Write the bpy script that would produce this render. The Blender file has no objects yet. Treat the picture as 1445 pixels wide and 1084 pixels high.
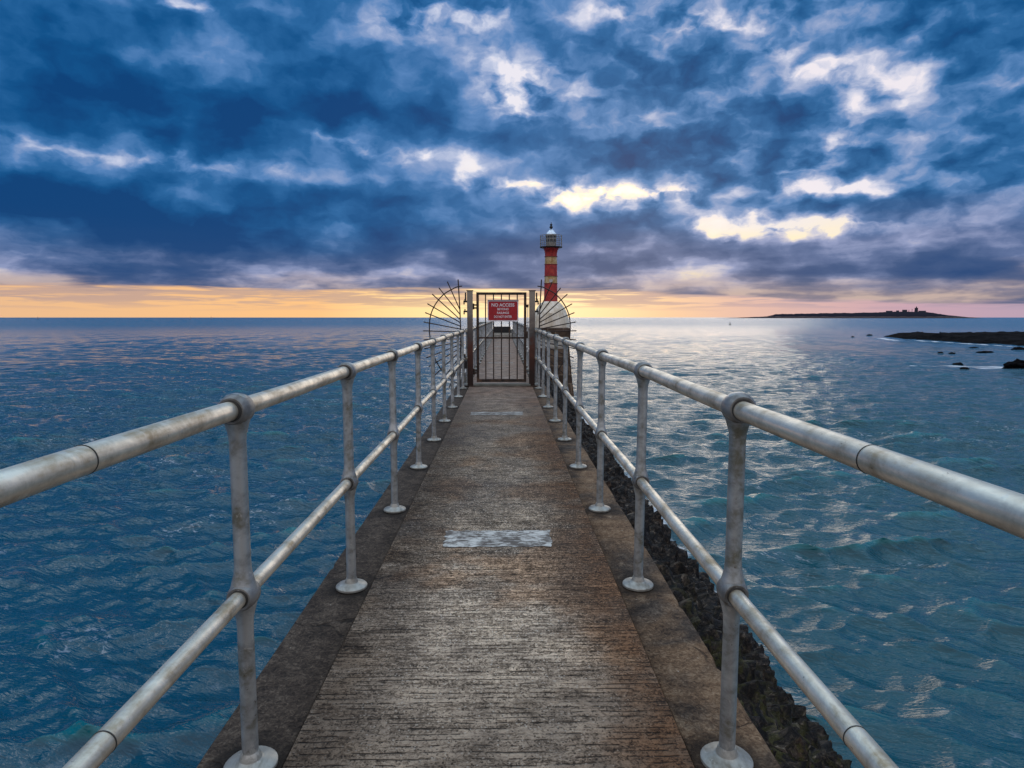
import bpy, bmesh, math, random
import numpy as np
from mathutils import Vector, Matrix, noise as mnoise
random.seed(7)
PI = math.pi
C = bpy.context.scene.collection
SC = bpy.context.scene

# ------------------------------------------------------------------ helpers
class NT:
    """small helper to write node trees"""
    def __init__(s, tree):
        s.t = tree; s.t.nodes.clear()
    def n(s, typ, ins=None, **props):
        nd = s.t.nodes.new(typ)
        for k, v in props.items():
            setattr(nd, k, v)
        if ins:
            for k, v in ins.items():
                sk = nd.inputs[k]
                if isinstance(v, bpy.types.NodeSocket):
                    s.t.links.new(v, sk)
                elif isinstance(v, bpy.types.Node):
                    s.t.links.new(v.outputs[0], sk)
                else:
                    sk.default_value = v
        return nd
    def m(s, op, a, b=None, c=None, clamp=False):
        ins = {0: a}
        if b is not None: ins[1] = b
        if c is not None: ins[2] = c
        return s.n('ShaderNodeMath', ins, operation=op, use_clamp=clamp).outputs[0]
    def v(s, op, a, b=None, c=None):
        ins = {0: a}
        if b is not None: ins[1] = b
        if c is not None: ins[2] = c
        nd = s.n('ShaderNodeVectorMath', ins, operation=op)
        return nd.outputs['Value'] if op in ('DOT_PRODUCT', 'LENGTH') else nd.outputs[0]
    def noise(s, vec, scale=1.0, detail=4.0, rough=0.55, dist=0.0, out=0, dim='3D'):
        nd = s.n('ShaderNodeTexNoise', {'Vector': vec, 'Scale': scale, 'Detail': detail, 'Roughness': rough, 'Distortion': dist}, noise_dimensions=dim)
        return nd.outputs[out]
    def ramp(s, fac, stops, interp='LINEAR'):
        nd = s.n('ShaderNodeValToRGB', {0: fac})
        cr = nd.color_ramp; cr.interpolation = interp
        while len(cr.elements) < len(stops): cr.elements.new(0.5)
        for e, (p, c) in zip(cr.elements, stops):
            e.position = p
            e.color = (c, c, c, 1) if isinstance(c, (int, float)) else (*c, 1)
        return nd.outputs[0]
    def mix(s, fac, a, b, blend='MIX'):
        nd = s.n('ShaderNodeMix', data_type='RGBA', blend_type=blend)
        for k, v in ((0, fac), (6, a), (7, b)):
            if isinstance(v, bpy.types.NodeSocket): s.t.links.new(v, nd.inputs[k])
            else: nd.inputs[k].default_value = v if k == 0 else ((*v, 1) if len(v) == 3 else v)
        return nd.outputs[2]
    def sstep(s, x, a, b):
        return s.n('ShaderNodeMapRange', {0: x, 1: a, 2: b, 3: 0.0, 4: 1.0}, interpolation_type='SMOOTHSTEP').outputs[0]
    def scalev(s, vec, sc):
        return s.v('MULTIPLY', vec, sc)

def material(name, fn):
    m = bpy.data.materials.new(name); m.use_nodes = True
    nt = NT(m.node_tree)
    out = nt.n('ShaderNodeOutputMaterial')
    b = nt.n('ShaderNodeBsdfPrincipled')
    nt.t.links.new(b.outputs[0], out.inputs[0])
    fn(nt, b)
    return m
def setin(nt, b, **kw):
    for k, v in kw.items():
        k = k.replace('_', ' ')
        sk = b.inputs[k]
        if isinstance(v, bpy.types.NodeSocket): nt.t.links.new(v, sk)
        elif isinstance(v, tuple) and len(v) == 3 and sk.type == 'RGBA': sk.default_value = (*v, 1)
        else: sk.default_value = v
def objco(nt): return nt.n('ShaderNodeTexCoord').outputs['Object']
def geoco(nt): return nt.n('ShaderNodeNewGeometry').outputs['Position']
def bump(nt, h, strength, dist):
    return nt.n('ShaderNodeBump', {'Height': h, 'Strength': strength, 'Distance': dist}).outputs[0]

def tag(o, label=None, cat=None, group=None, kind=None):
    if label: o['label'] = label
    if cat: o['category'] = cat
    if group: o['group'] = group
    if kind: o['kind'] = kind
    return o
def empty(name, loc=(0, 0, 0), rotz=0):
    o = bpy.data.objects.new(name, None); C.objects.link(o)
    o.location = loc; o.rotation_euler = (0, 0, rotz); o.empty_display_size = .2
    return o
def link(name, me, mat, parent=None, loc=None, smooth=None):
    if mat: me.materials.append(mat)
    if smooth is not None:
        for p in me.polygons: p.use_smooth = smooth
    o = bpy.data.objects.new(name, me); C.objects.link(o)
    if parent: o.parent = parent
    if loc: o.location = loc
    return o
def obj(name, bm, mat, parent=None, loc=None, smooth=False, sharp=None):
    me = bpy.data.meshes.new(name)
    bmesh.ops.recalc_face_normals(bm, faces=bm.faces)
    bm.to_mesh(me); bm.free()
    o = link(name, me, mat, parent, loc, smooth)
    if smooth and sharp:
        me.set_sharp_from_angle(angle=math.radians(sharp))
    return o
def bx(bm, x0, x1, y0, y1, z0, z1, bev=0.0):
    r = bmesh.ops.create_cube(bm, size=1)
    vs = r['verts']
    for v in vs:
        v.co = Vector(((x0+x1)/2+v.co.x*(x1-x0), (y0+y1)/2+v.co.y*(y1-y0), (z0+z1)/2+v.co.z*(z1-z0)))
    if bev:
        es = list({e for v in vs for e in v.link_edges})
        bmesh.ops.bevel(bm, geom=es, offset=bev, segments=2, affect='EDGES', profile=0.6)
def tube(bm, pts, r, seg=12, caps=True):
    pts = [Vector(p) for p in pts]; rings = []
    rs = r if isinstance(r, (list, tuple)) else [r]*len(pts)
    prev = None
    for i, p in enumerate(pts):
        d = (pts[min(i+1, len(pts)-1)] - pts[max(i-1, 0)]).normalized()
        if prev is None:
            a = Vector((0, 0, 1)) if abs(d.z) < .9 else Vector((1, 0, 0))
            u = d.cross(a).normalized()
        else:
            u = (prev - d*prev.dot(d)).normalized()
        prev = u; w = d.cross(u)
        rings.append([bm.verts.new(p + (u*math.cos(2*PI*k/seg) + w*math.sin(2*PI*k/seg))*rs[i]) for k in range(seg)])
    for A, B in zip(rings, rings[1:]):
        for k in range(seg):
            bm.faces.new((A[k], A[(k+1) % seg], B[(k+1) % seg], B[k]))
    if caps:
        bm.faces.new(rings[0][::-1]); bm.faces.new(rings[-1])
def lathe(bm, prof, seg=24, axis='Z', c=(0, 0, 0)):
    """prof: list of (radius, height)"""
    rings = []
    for r, h in prof:
        ring = []
        for k in range(seg):
            a = 2*PI*k/seg
            if axis == 'Z': p = (r*math.cos(a), r*math.sin(a), h)
            else: p = (r*math.cos(a), h, r*math.sin(a))
            ring.append(bm.verts.new((p[0]+c[0], p[1]+c[1], p[2]+c[2])))
        rings.append(ring)
    for A, B in zip(rings, rings[1:]):
        for k in range(seg):
            bm.faces.new((A[k], A[(k+1) % seg], B[(k+1) % seg], B[k]))
    bm.faces.new(rings[0][::-1]); bm.faces.new(rings[-1])

# numpy value noise -----------------------------------------------------
_tab = np.random.RandomState(3).rand(256, 256).astype(np.float32)
def vnoise(x, y):
    xi = np.floor(x).astype(np.int64); yi = np.floor(y).astype(np.int64)
    fx = (x-xi); fy = (y-yi)
    fx = fx*fx*(3-2*fx); fy = fy*fy*(3-2*fy)
    a = _tab[xi & 255, yi & 255]; b = _tab[(xi+1) & 255, yi & 255]
    c = _tab[xi & 255, (yi+1) & 255]; d = _tab[(xi+1) & 255, (yi+1) & 255]
    return (a*(1-fx)+b*fx)*(1-fy) + (c*(1-fx)+d*fx)*fy
def fbm(x, y, octv=4, gain=.5):
    s = 0; a = 1; t = 0
    for i in range(octv):
        s = s + a*vnoise(x*2**i+17.3*i, y*2**i+5.1*i); t += a; a *= gain
    return s/t - .5
def grid_mesh(name, V, nu, nv, smooth=True):
    """V: (nu*nv,3) array, row-major [iu][iv]"""
    me = bpy.data.meshes.new(name)
    i = np.arange(nu-1)[:, None]; j = np.arange(nv-1)[None, :]
    a = i*nv+j
    F = np.stack([a, a+nv, a+nv+1, a+1], -1).reshape(-1, 4).astype(np.int32)
    me.vertices.add(len(V)); me.vertices.foreach_set('co', V.astype(np.float32).ravel())
    me.loops.add(F.size); me.loops.foreach_set('vertex_index', F.ravel())
    me.polygons.add(len(F)); me.polygons.foreach_set('loop_start', (np.arange(len(F))*4).astype(np.int32))
    me.update(calc_edges=True)
    if smooth:
        me.polygons.foreach_set('use_smooth', np.ones(len(F), dtype=bool))
    return me

EYE = 1.4           # eye height above the walkway
SEA = -2.24         # sea level

# ------------------------------------------------------------------ world
CLOUDS = [(1.3, 19.16, 4.6, 2.61, -0.42), (1.6, 17.57, 2.4, 1.61, -0.12), (-6.6, 23.74, 5.0, 1.33, -0.33), (-9.0, 22.16, 3.5, 0.73, -0.1), (-0.6, 23.18, 2.4, 1.21, -0.15), (-25.6, 22.4, 2.2, 0.71, -0.3), (-34.6, 12.18, 4.5, 0.84, -0.27), (-27.4, 12.55, 4.3, 1.11, -0.2), (-23.7, 11.59, 7.2, 0.74, -0.2), (-34.7, 11.01, 3.3, 0.76, -0.1), (-13.8, 14.92, 3.5, 1.08, -0.3), (-10.9, 14.28, 3.0, 0.66, -0.15), (-7.3, 13.48, 2.1, 0.67, -0.3), (-3.4, 12.27, 1.1, 1.03, -0.4), (1.0, 11.32, 2.5, 0.52, -0.38), (7.1, 10.56, 4.6, 0.99, -0.75), (14.0, 10.68, 3.5, 0.68, -0.42), (9.9, 8.97, 2.7, 0.47, -0.15), (19.9, 7.92, 4.7, 0.79, -0.5), (23.7, 7.0, 4.8, 0.56, -0.4), (27.6, 9.71, 3.7, 0.63, -0.42), (24.8, 11.53, 1.3, 1.27, -0.28), (28.0, 6.6, 3.0, 0.38, -0.25), (27.6, 14.8, 1.7, 2.23, -0.22), (24.2, 18.17, 4.1, 1.36, -0.22), (21.8, 20.87, 2.1, 1.04, -0.18), (17.7, 22.76, 3.3, 0.94, -0.28), (31.0, 17.87, 3.2, 1.38, -0.18), (27.2, 12.84, 2.0, 0.92, -0.2), (34.3, 12.69, 3.0, 0.52, -0.22), (9.0, 23.93, 3.5, 1.18, -0.2), (14.3, 21.65, 1.7, 1.94, -0.1), (30.2, 15.42, 2.3, 1.2, -0.15), (-31.9, 16.76, 8.7, 3.19, 0.25), (-34.5, 14.49, 4.9, 1.82, 0.15), (-20.9, 16.4, 8.9, 2.78, 0.25), (-13.6, 20.1, 8.5, 2.49, 0.15), (-9.1, 17.33, 7.1, 2.64, 0.22), (-29.7, 7.85, 11.1, 2.33, 0.35), (-35.7, 8.53, 4.8, 1.92, 0.2), (-17.4, 10.05, 7.3, 1.4, 0.15), (-9.2, 9.42, 6.6, 1.52, 0.26), (-5.5, 16.94, 3.0, 2.15, 0.2), (5.5, 21.55, 5.1, 1.5, 0.25), (4.3, 18.6, 1.8, 1.05, 0.1), (16.4, 19.76, 4.5, 1.89, 0.32), (22.2, 16.17, 4.8, 1.42, 0.3), (11.6, 13.77, 10.0, 2.22, 0.32), (-0.6, 14.84, 3.7, 1.22, 0.2), (35.6, 19.39, 4.1, 2.13, 0.3), (34.3, 13.87, 4.7, 1.64, 0.22), (36.9, 10.69, 3.6, 1.89, 0.15), (10.5, 7.9, 5.4, 1.06, 0.25), (24.7, 8.76, 4.7, 0.87, 0.3), (17.5, 9.84, 2.3, 0.56, 0.15), (32.3, 10.28, 4.1, 0.9, 0.15), (34.2, 7.85, 3.9, 1.25, 0.12), (28.0, 11.48, 2.9, 0.72, 0.15), (-24.0, 5.8, 15.3, 1.22, 0.12), (28.4, 4.31, 13.7, 1.42, 0.12), (-0.6, 6.38, 12.3, 0.85, 0.1), (4.4, 9.07, 3.7, 0.71, 0.12)]
SUN_AZ, SUN_EL = 11.0, 12.0
def build_world():
    w = bpy.data.worlds.new("World"); SC.world = w; w.use_nodes = True
    nt = NT(w.node_tree)
    out = nt.n('ShaderNodeOutputWorld')
    d = nt.n('ShaderNodeTexCoord').outputs['Generated']
    xyz = nt.n('ShaderNodeSeparateXYZ', {0: d})
    X, Y, Z = xyz.outputs
    az = nt.m('MULTIPLY', nt.m('ARCTAN2', X, Y), 180/PI)
    el = nt.m('MULTIPLY', nt.m('ARCSINE', Z), 180/PI)
    P = nt.n('ShaderNodeCombineXYZ', {0: az, 1: el, 2: 0.0}).outputs[0]
    # wind-torn warping of the cloud layout
    w1 = nt.v('SUBTRACT', nt.noise(nt.scalev(P, (.10, .17, 1)), 1, 2, .5, out=1), (.5, .5, .5))
    w2 = nt.v('SUBTRACT', nt.noise(nt.scalev(P, (.40, .66, 1)), 1, 4, .52, out=1), (.5, .5, .5))
    Pw = nt.v('MULTIPLY_ADD', w1, (5.0, 3.0, 0), P)
    Pw = nt.v('MULTIPLY_ADD', w2, (3.0, 2.0, 0), Pw)
    acc = None
    for (cx, cy, rx, ry, a) in CLOUDS:
        q = nt.v('MULTIPLY_ADD', Pw, (1/rx, 1/ry, 0), (-cx/rx, -cy/ry, 0))
        g = nt.m('EXPONENT', nt.m('MULTIPLY', nt.v('DOT_PRODUCT', q, q), -1.0))
        acc = nt.m('MULTIPLY', g, a) if acc is None else nt.m('MULTIPLY_ADD', g, a, acc)
    # billowing noise, flattened towards the horizon where the deck is seen edge-on
    flatn = nt.m('ADD', 1.0, nt.m('DIVIDE', 12.0, nt.m('ADD', nt.m('MAXIMUM', el, 0.0), 3.0)))
    P2 = nt.n('ShaderNodeCombineXYZ', {0: az, 1: nt.m('MULTIPLY', el, flatn), 2: 4.0}).outputs[0]
    P2w = nt.v('MULTIPLY_ADD', w2, (2.2, 2.2, 0), P2)
    f1 = nt.noise(nt.scalev(P2w, (.085, .115, 1)), 1, 2, .5)
    f2 = nt.noise(nt.scalev(P2w, (.22, .32, 1)), 1, 6, .54)
    f3 = nt.noise(nt.scalev(P, (.07, .42, 1)), 1, 5, .55, .2)
    vo = nt.n('ShaderNodeTexVoronoi', {'Vector': nt.scalev(P2w, (.15, .22, 1)), 'Scale': 1.0, 'Detail': 1.0, 'Roughness': .5, 'Smoothness': .55}, feature='SMOOTH_F1', normalize=True).outputs['Distance']
    accn = nt.m('MINIMUM', acc, 0.0)
    M = nt.m('ADD', nt.m('MULTIPLY', acc, 1.0), .53)
    M = nt.m('MULTIPLY_ADD', nt.m('SUBTRACT', .30, vo), .95, M)
    rt = nt.m('MULTIPLY', nt.sstep(az, -2, 16), nt.sstep(el, 5, 10))
    M = nt.m('MULTIPLY_ADD', rt, -.08, M)
    M = nt.m('MULTIPLY_ADD', nt.m('MULTIPLY', nt.sstep(az, -2, -20), nt.sstep(el, 4, 7)), .09, M)
    # broken edges round the openings
    fe = nt.noise(nt.scalev(P2w, (.42, .60, 1)), 1, 5, .47)
    M = nt.m('MULTIPLY_ADD', nt.m('SUBTRACT', fe, .5), nt.m('ADD', nt.m('MULTIPLY', rt, .65), nt.m('MULTIPLY_ADD', accn, -5.2, .45)), M)
    M = nt.m('MULTIPLY_ADD', nt.m('MULTIPLY', nt.m('SUBTRACT', f3, .5), nt.sstep(el, 9.0, 3.0)), 1.3, M)
    M = nt.m('MULTIPLY_ADD', nt.m('SUBTRACT', f1, .5), .90, M)
    M = nt.m('MULTIPLY_ADD', nt.m('SUBTRACT', f2, .5), .70, M)
    hi = nt.ramp(M, [(0, (.82, .80, .88)), (.14, (.56, .61, .78)), (.32, (.26, .36, .60)), (.48, (.090, .225, .49)), (.64, (.020, .130, .345)), (.82, (.003, .080, .250)), (1, (.001, .050, .185))])
    lo = nt.ramp(M, [(0, (1.0, .86, .58)), (.16, (.66, .62, .68)), (.34, (.28, .33, .54)), (.52, (.105, .160, .33)), (.72, (.034, .085, .225)), (1, (.006, .055, .19))])
    # mauve underside towards the horizon
    mau = nt.ramp(nt.m('MULTIPLY_ADD', nt.m('SUBTRACT', f3, .5), 1.4, nt.m('MULTIPLY', M, .9)), [(.2, (.52, .40, .37)), (.42, (.26, .225, .28)), (.65, (.105, .130, .235)), (1, (.045, .082, .20))])
    elw = nt.m('MULTIPLY_ADD', nt.m('SUBTRACT', f3, .5), 4.0, el)
    c = nt.mix(nt.sstep(nt.m('SUBTRACT', elw, nt.m('MULTIPLY', nt.sstep(az, -16, 6), 1.5)), 4.0, 8.0), lo, hi)
    c = nt.mix(nt.sstep(elw, 1.3, 4.0), mau, c)
    # warm glow of the thin cloud near the sun
    sg = nt.v('MULTIPLY_ADD', P, (1/9.0, 1/4.0, 0), (-8/9.0, -10/4.0, 0))
    sg = nt.m('EXPONENT', nt.m('MULTIPLY', nt.v('DOT_PRODUCT', sg, sg), -1.0))
    gap = nt.m('SUBTRACT', 1.0, nt.sstep(M, -.25, .22))
    c = nt.mix(nt.m('MULTIPLY', nt.m('MULTIPLY', sg, gap), .90, clamp=True), c, nt.mix(nt.sstep(M, .1, -.5), (1.2, .95, .55), (1.3, 1.2, .95)))
    c = nt.mix(nt.m('MULTIPLY', rt, .22), c, nt.mix(1.0, c, (1.25, 1.05, .92), 'MULTIPLY'))
    # clear band above the horizon
    st = nt.noise(nt.scalev(P, (.055, .95, 1)), 1, 6, .62, .6)
    st2 = nt.noise(nt.scalev(P, (.14, 2.4, 1)), 1, 4, .6, .3)
    azn = nt.m('MULTIPLY_ADD', az, 1/90.0, .5)
    band = nt.ramp(azn, [(.0, (.40, .42, .55)), (.08, (.84, .50, .27)), (.32, (1.0, .56, .24)), (.44, (1.15, .84, .40)), (.52, (1.3, 1.0, .55)), (.60, (1.1, .78, .42)), (.66, (.92, .60, .37)), (.72, (.78, .50, .40)), (.86, (.56, .36, .44)), (1, (.42, .34, .46))])
    streak = nt.ramp(azn, [(.1, (.50, .34, .30)), (.5, (.62, .40, .28)), (.75, (.40, .31, .38)), (.95, (.26, .25, .40))])
    top = nt.ramp(azn, [(.0, .50), (.5, .55), (.62, .50), (.74, .34), (.86, .22), (1, .18)])
    top = nt.m('MULTIPLY', top, 4.4)
    skew = nt.m('ADD', el, nt.m('MULTIPLY_ADD', nt.m('SUBTRACT', st, .5), 2.6, nt.m('MULTIPLY', nt.m('SUBTRACT', st2, .5), .9)))
    bm_ = nt.sstep(nt.m('SUBTRACT', skew, top), .28, -.28)
    st_m = nt.m('MULTIPLY', nt.sstep(nt.m('MULTIPLY_ADD', el, .07, st2), .50, .64), nt.sstep(el, .3, 1.5))
    band = nt.mix(nt.m('MULTIPLY', st_m, .85), band, streak)
    c = nt.mix(bm_, c, band)
    # the rest of the dome: brighter broken cloud overhead and behind
    over = nt.ramp(nt.m('MULTIPLY_ADD', nt.m('SUBTRACT', f1, .5), 1.0, nt.m('MULTIPLY', nt.noise(nt.n('ShaderNodeCombineXYZ', {0: X, 1: Y, 2: 1.0}).outputs[0], 5.0, 4, .6), 1.0)), [(.15, (3.2, 3.1, 3.1)), (.45, (.85, 1.25, 1.65)), (.8, (.05, .34, .70))])
    c = nt.mix(nt.sstep(el, 27, 50), c, over)
    back = nt.mix(nt.sstep(el, 0, 30), (.62, .57, .58), (.95, .92, .98))
    c = nt.mix(nt.m('MULTIPLY', nt.sstep(Y, .3, -.5), .8), c, back)
    c = nt.mix(nt.sstep(el, -.02, -.6), c, (.03, .06, .10))
    # physical sky adds a little scattered daylight on top
    sky = nt.n('ShaderNodeTexSky', sky_type='NISHITA', sun_disc=False, sun_elevation=math.radians(SUN_EL), sun_rotation=math.radians(SUN_AZ))
    b1 = nt.n('ShaderNodeBackground', {0: c, 1: 1.0})
    b2 = nt.n('ShaderNodeBackground', {0: sky.outputs[0], 1: 0.0015})
    ad = nt.n('ShaderNodeAddShader', {0: b1.outputs[0], 1: b2.outputs[0]})
    nt.t.links.new(ad.outputs[0], out.inputs[0])
    w.cycles.sampling_method = 'MANUAL'; w.cycles.sample_map_resolution = 1024
build_world()

sun = bpy.data.lights.new('sun', 'SUN'); sun.energy = 0.32; sun.angle = math.radians(32); sun.color = (1, .86, .66)
so = bpy.data.objects.new('sun', sun); C.objects.link(so)
sd = Vector((math.sin(math.radians(SUN_AZ))*math.cos(math.radians(SUN_EL)), math.cos(math.radians(SUN_AZ))*math.cos(math.radians(SUN_EL)), math.sin(math.radians(SUN_EL))))
so.rotation_euler = (-sd).to_track_quat('-Z', 'Y').to_euler()

# ------------------------------------------------------------------ camera
cam = bpy.data.cameras.new('camera'); co = bpy.data.objects.new('camera', cam); C.objects.link(co)
cam.sensor_width = 36; cam.lens = 22.42; cam.clip_start = .05; cam.clip_end = 60000
co.location = (0, 0, EYE)
co.rotation_euler = (math.radians(90-5.96), 0, math.radians(-.80))
SC.camera = co

# ------------------------------------------------------------------ materials
def m_walk(nt, b):
    p = objco(nt)
    xs = nt.n('ShaderNodeSeparateXYZ', {0: p}).outputs
    warp = nt.v('MULTIPLY_ADD', nt.v('SUBTRACT', nt.noise(p, 5, 2, .5, out=1), (.5, .5, .5)), (.03, .03, 0), p)
    ridge = nt.noise(nt.scalev(warp, (9, 60, 1)), 1, 5, .66, .4)
    ridge2 = nt.noise(nt.scalev(warp, (2.0, 21, 1)), 1, 4, .65, .3)
    worm = nt.noise(p, 48, 4, .65, 1.6)
    grit = nt.noise(p, 260, 2, .6)
    big = nt.noise(p, 1.1, 5, .6, .3)
    mid = nt.noise(p, 4.5, 5, .65)
    rg = nt.m('MULTIPLY', nt.sstep(big, .3, .65), 1.0)
    h = nt.m('MULTIPLY_ADD', ridge, .28, nt.m('MULTIPLY', worm, .56))
    h = nt.m('MULTIPLY_ADD', ridge2, nt.m('MULTIPLY_ADD', nt.sstep(xs[1], 4.5, 1.5), .20, .13), h)
    h = nt.m('MULTIPLY_ADD', grit, .16, h)           # mean about .6
    col = nt.ramp(h, [(.475, (.012, .010, .009)), (.55, (.115, .10, .085)), (.615, (.29, .255, .22)), (.70, (.62, .57, .51))])  # low spots dark: occlusion and dirt put into the colour
    tone = nt.ramp(nt.m('MULTIPLY_ADD', mid, .5, nt.m('MULTIPLY', big, .5)), [(.36, (.42, .38, .35)), (.5, (.95, .88, .80)), (.64, (1.5, 1.38, 1.22))])
    col = nt.mix(1.0, col, tone, 'MULTIPLY')
    # tamped grooves across the walkway, broken and wandering, shade and dirt painted in
    gy = nt.m('MULTIPLY_ADD', nt.noise(nt.scalev(p, (2.5, 5, 1)), 1, 4, .6), 1.6, nt.m('MULTIPLY', xs[1], 34))
    gv = nt.sstep(nt.m('ABSOLUTE', nt.m('SUBTRACT', nt.m('FRACT', gy), .5)), .17, .03)
    gm = nt.sstep(nt.noise(nt.scalev(p, (9, 18, 1)), 1, 4, .7, .3), .44, .56)
    gm = nt.m('MULTIPLY', gm, nt.m('MULTIPLY_ADD', nt.sstep(xs[1], 5.5, 2.0), .65, .30))
    gv = nt.m('MULTIPLY', gv, gm)
    col = nt.mix(nt.m('MULTIPLY', gv, .88), col, (.014, .012, .011))
    pit = nt.n('ShaderNodeTexVoronoi', {'Vector': warp, 'Scale': 95.0, 'Randomness': 1.0})
    pk = nt.n('ShaderNodeSeparateXYZ', {0: pit.outputs['Color']}).outputs
    pd = nt.sstep(pit.outputs['Distance'], .42, .25)
    col = nt.mix(nt.m('MULTIPLY', nt.m('MULTIPLY', pd, nt.m('GREATER_THAN', pk[0], .70)), .75), col, (.015, .013, .012))
    col = nt.mix(nt.m('MULTIPLY', nt.m('MULTIPLY', pd, nt.m('GREATER_THAN', pk[1], .86)), .80), col, (.68, .64, .58))
    # darker near the camera and along both sides; browner far away
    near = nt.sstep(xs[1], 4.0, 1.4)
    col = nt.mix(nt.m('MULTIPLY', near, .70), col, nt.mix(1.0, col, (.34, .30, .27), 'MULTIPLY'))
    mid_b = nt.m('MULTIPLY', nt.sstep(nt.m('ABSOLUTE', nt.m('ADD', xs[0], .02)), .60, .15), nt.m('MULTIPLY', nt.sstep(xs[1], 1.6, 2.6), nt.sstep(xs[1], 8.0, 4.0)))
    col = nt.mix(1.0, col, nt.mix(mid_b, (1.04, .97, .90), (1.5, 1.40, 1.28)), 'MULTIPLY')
    br = nt.noise(nt.v('ADD', p, (3.3, 1.7, 0)), .9, 6, .62, .4)
    brm = nt.sstep(nt.m('ADD', br, nt.m('MULTIPLY', nt.sstep(xs[0], -.1, .6), .10)), .50, .62)
    col = nt.mix(nt.m('MULTIPLY', brm, .62), col, nt.mix(1.0, col, (.72, .50, .34), 'MULTIPLY'))
    dk = nt.sstep(nt.noise(nt.scalev(p, (1, 1.6, 1)), 2.3, 6, .68, .6), .54, .66)
    col = nt.mix(nt.m('MULTIPLY', dk, .60), col, nt.mix(1.0, col, (.22, .20, .19), 'MULTIPLY'))
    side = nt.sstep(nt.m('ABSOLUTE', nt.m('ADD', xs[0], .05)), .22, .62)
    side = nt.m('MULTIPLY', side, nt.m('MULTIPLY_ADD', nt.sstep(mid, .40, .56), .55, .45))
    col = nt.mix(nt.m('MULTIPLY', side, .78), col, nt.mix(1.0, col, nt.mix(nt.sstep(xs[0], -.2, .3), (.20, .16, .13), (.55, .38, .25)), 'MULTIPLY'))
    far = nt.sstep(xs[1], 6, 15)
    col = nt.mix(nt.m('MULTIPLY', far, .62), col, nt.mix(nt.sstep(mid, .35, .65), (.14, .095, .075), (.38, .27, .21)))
    # cast joints between the bays
    jy = nt.m('ABSOLUTE', nt.m('SUBTRACT', nt.m('FRACT', nt.m('MULTIPLY_ADD', xs[1], 1/3.8, nt.m('MULTIPLY_ADD', nt.m('SUBTRACT', mid, .5), .004, .13))), .5))
    j = nt.sstep(jy, .0022, .0010)
    col = nt.mix(nt.m('MULTIPLY', j, .8), col, (.02, .017, .015))
    lime = nt.m('MULTIPLY', nt.sstep(nt.noise(p, 13, 6, .75), .66, .74), .65)
    col = nt.mix(lime, col, (.50, .48, .44))
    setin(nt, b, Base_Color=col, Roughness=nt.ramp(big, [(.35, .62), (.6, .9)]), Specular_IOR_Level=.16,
          Normal=bump(nt, nt.m('SUBTRACT', nt.m('SUBTRACT', h, nt.m('MULTIPLY', gv, .25)), nt.m('MULTIPLY', j, .5)), 1.0, .020))
def m_edge(nt, b):
    p = objco(nt); xs = nt.n('ShaderNodeSeparateXYZ', {0: p}).outputs
    a = nt.noise(p, 2.2, 6, .62, .5); f = nt.noise(p, 55, 4, .65, 1.2); g = nt.noise(p, 9, 5, .65)
    h = nt.m('MULTIPLY_ADD', f, .6, nt.m('MULTIPLY', g, .4))
    dark = nt.ramp(h, [(.38, (.016, .012, .010)), (.52, (.060, .044, .033)), (.66, (.15, .115, .085))])
    rust = nt.ramp(h, [(.36, (.045, .026, .016)), (.5, (.17, .10, .055)), (.66, (.34, .23, .14))])
    right = nt.m('MULTIPLY', nt.sstep(xs[0], 0, .2), nt.sstep(a, .32, .56))
    near = nt.sstep(xs[1], 15, 5)
    col = nt.mix(nt.m('MULTIPLY', right, nt.m('MULTIPLY_ADD', near, .6, .3)), dark, rust)
    # contact shade and dirt painted round each post foot
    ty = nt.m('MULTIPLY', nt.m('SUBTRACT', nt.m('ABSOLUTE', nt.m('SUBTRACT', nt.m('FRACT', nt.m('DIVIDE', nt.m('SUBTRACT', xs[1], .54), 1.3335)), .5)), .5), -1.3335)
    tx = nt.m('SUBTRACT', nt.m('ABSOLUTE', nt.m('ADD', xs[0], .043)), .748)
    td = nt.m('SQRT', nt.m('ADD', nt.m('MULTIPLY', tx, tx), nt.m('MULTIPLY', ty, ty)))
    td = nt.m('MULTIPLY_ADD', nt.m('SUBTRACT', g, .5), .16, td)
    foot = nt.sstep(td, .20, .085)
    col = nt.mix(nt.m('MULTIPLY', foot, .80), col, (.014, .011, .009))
    spk = nt.sstep(nt.n('ShaderNodeTexVoronoi', {'Vector': p, 'Scale': 26.0}).outputs['Distance'], .13, .07)
    spk = nt.m('MULTIPLY', spk, nt.sstep(g, .52, .62))
    col = nt.mix(nt.m('MULTIPLY', spk, .8), col, (.42, .37, .30))
    crack = nt.n('ShaderNodeTexVoronoi', {'Vector': nt.v('MULTIPLY_ADD', nt.noise(p, 6, 3, .6, out=1), (.15, .15, 0), p), 'Scale': 1.3}, feature='DISTANCE_TO_EDGE').outputs['Distance']
    cr = nt.m('MULTIPLY', nt.sstep(crack, .006, .002), nt.sstep(a, .45, .6))
    col = nt.mix(nt.m('MULTIPLY', cr, .7), col, (.01, .008, .007))
    setin(nt, b, Base_Color=col, Roughness=.85, Specular_IOR_Level=.16, Normal=bump(nt, nt.m('SUBTRACT', h, cr), .8, .012))
def m_sidewall(nt, b):
    p = objco(nt)
    f = nt.noise(p, 7, 8, .65, .6); g = nt.noise(nt.scalev(p, (.6, .6, 3)), 1, 4, .6)
    col = nt.ramp(nt.m('MULTIPLY_ADD', f, .6, nt.m('MULTIPLY', g, .4)), [(.36, (.012, .010, .008)), (.5, (.05, .038, .028)), (.66, (.14, .11, .08))])
    setin(nt, b, Base_Color=col, Roughness=.9, Specular_IOR_Level=.15, Normal=bump(nt, f, .8, .05))
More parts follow.
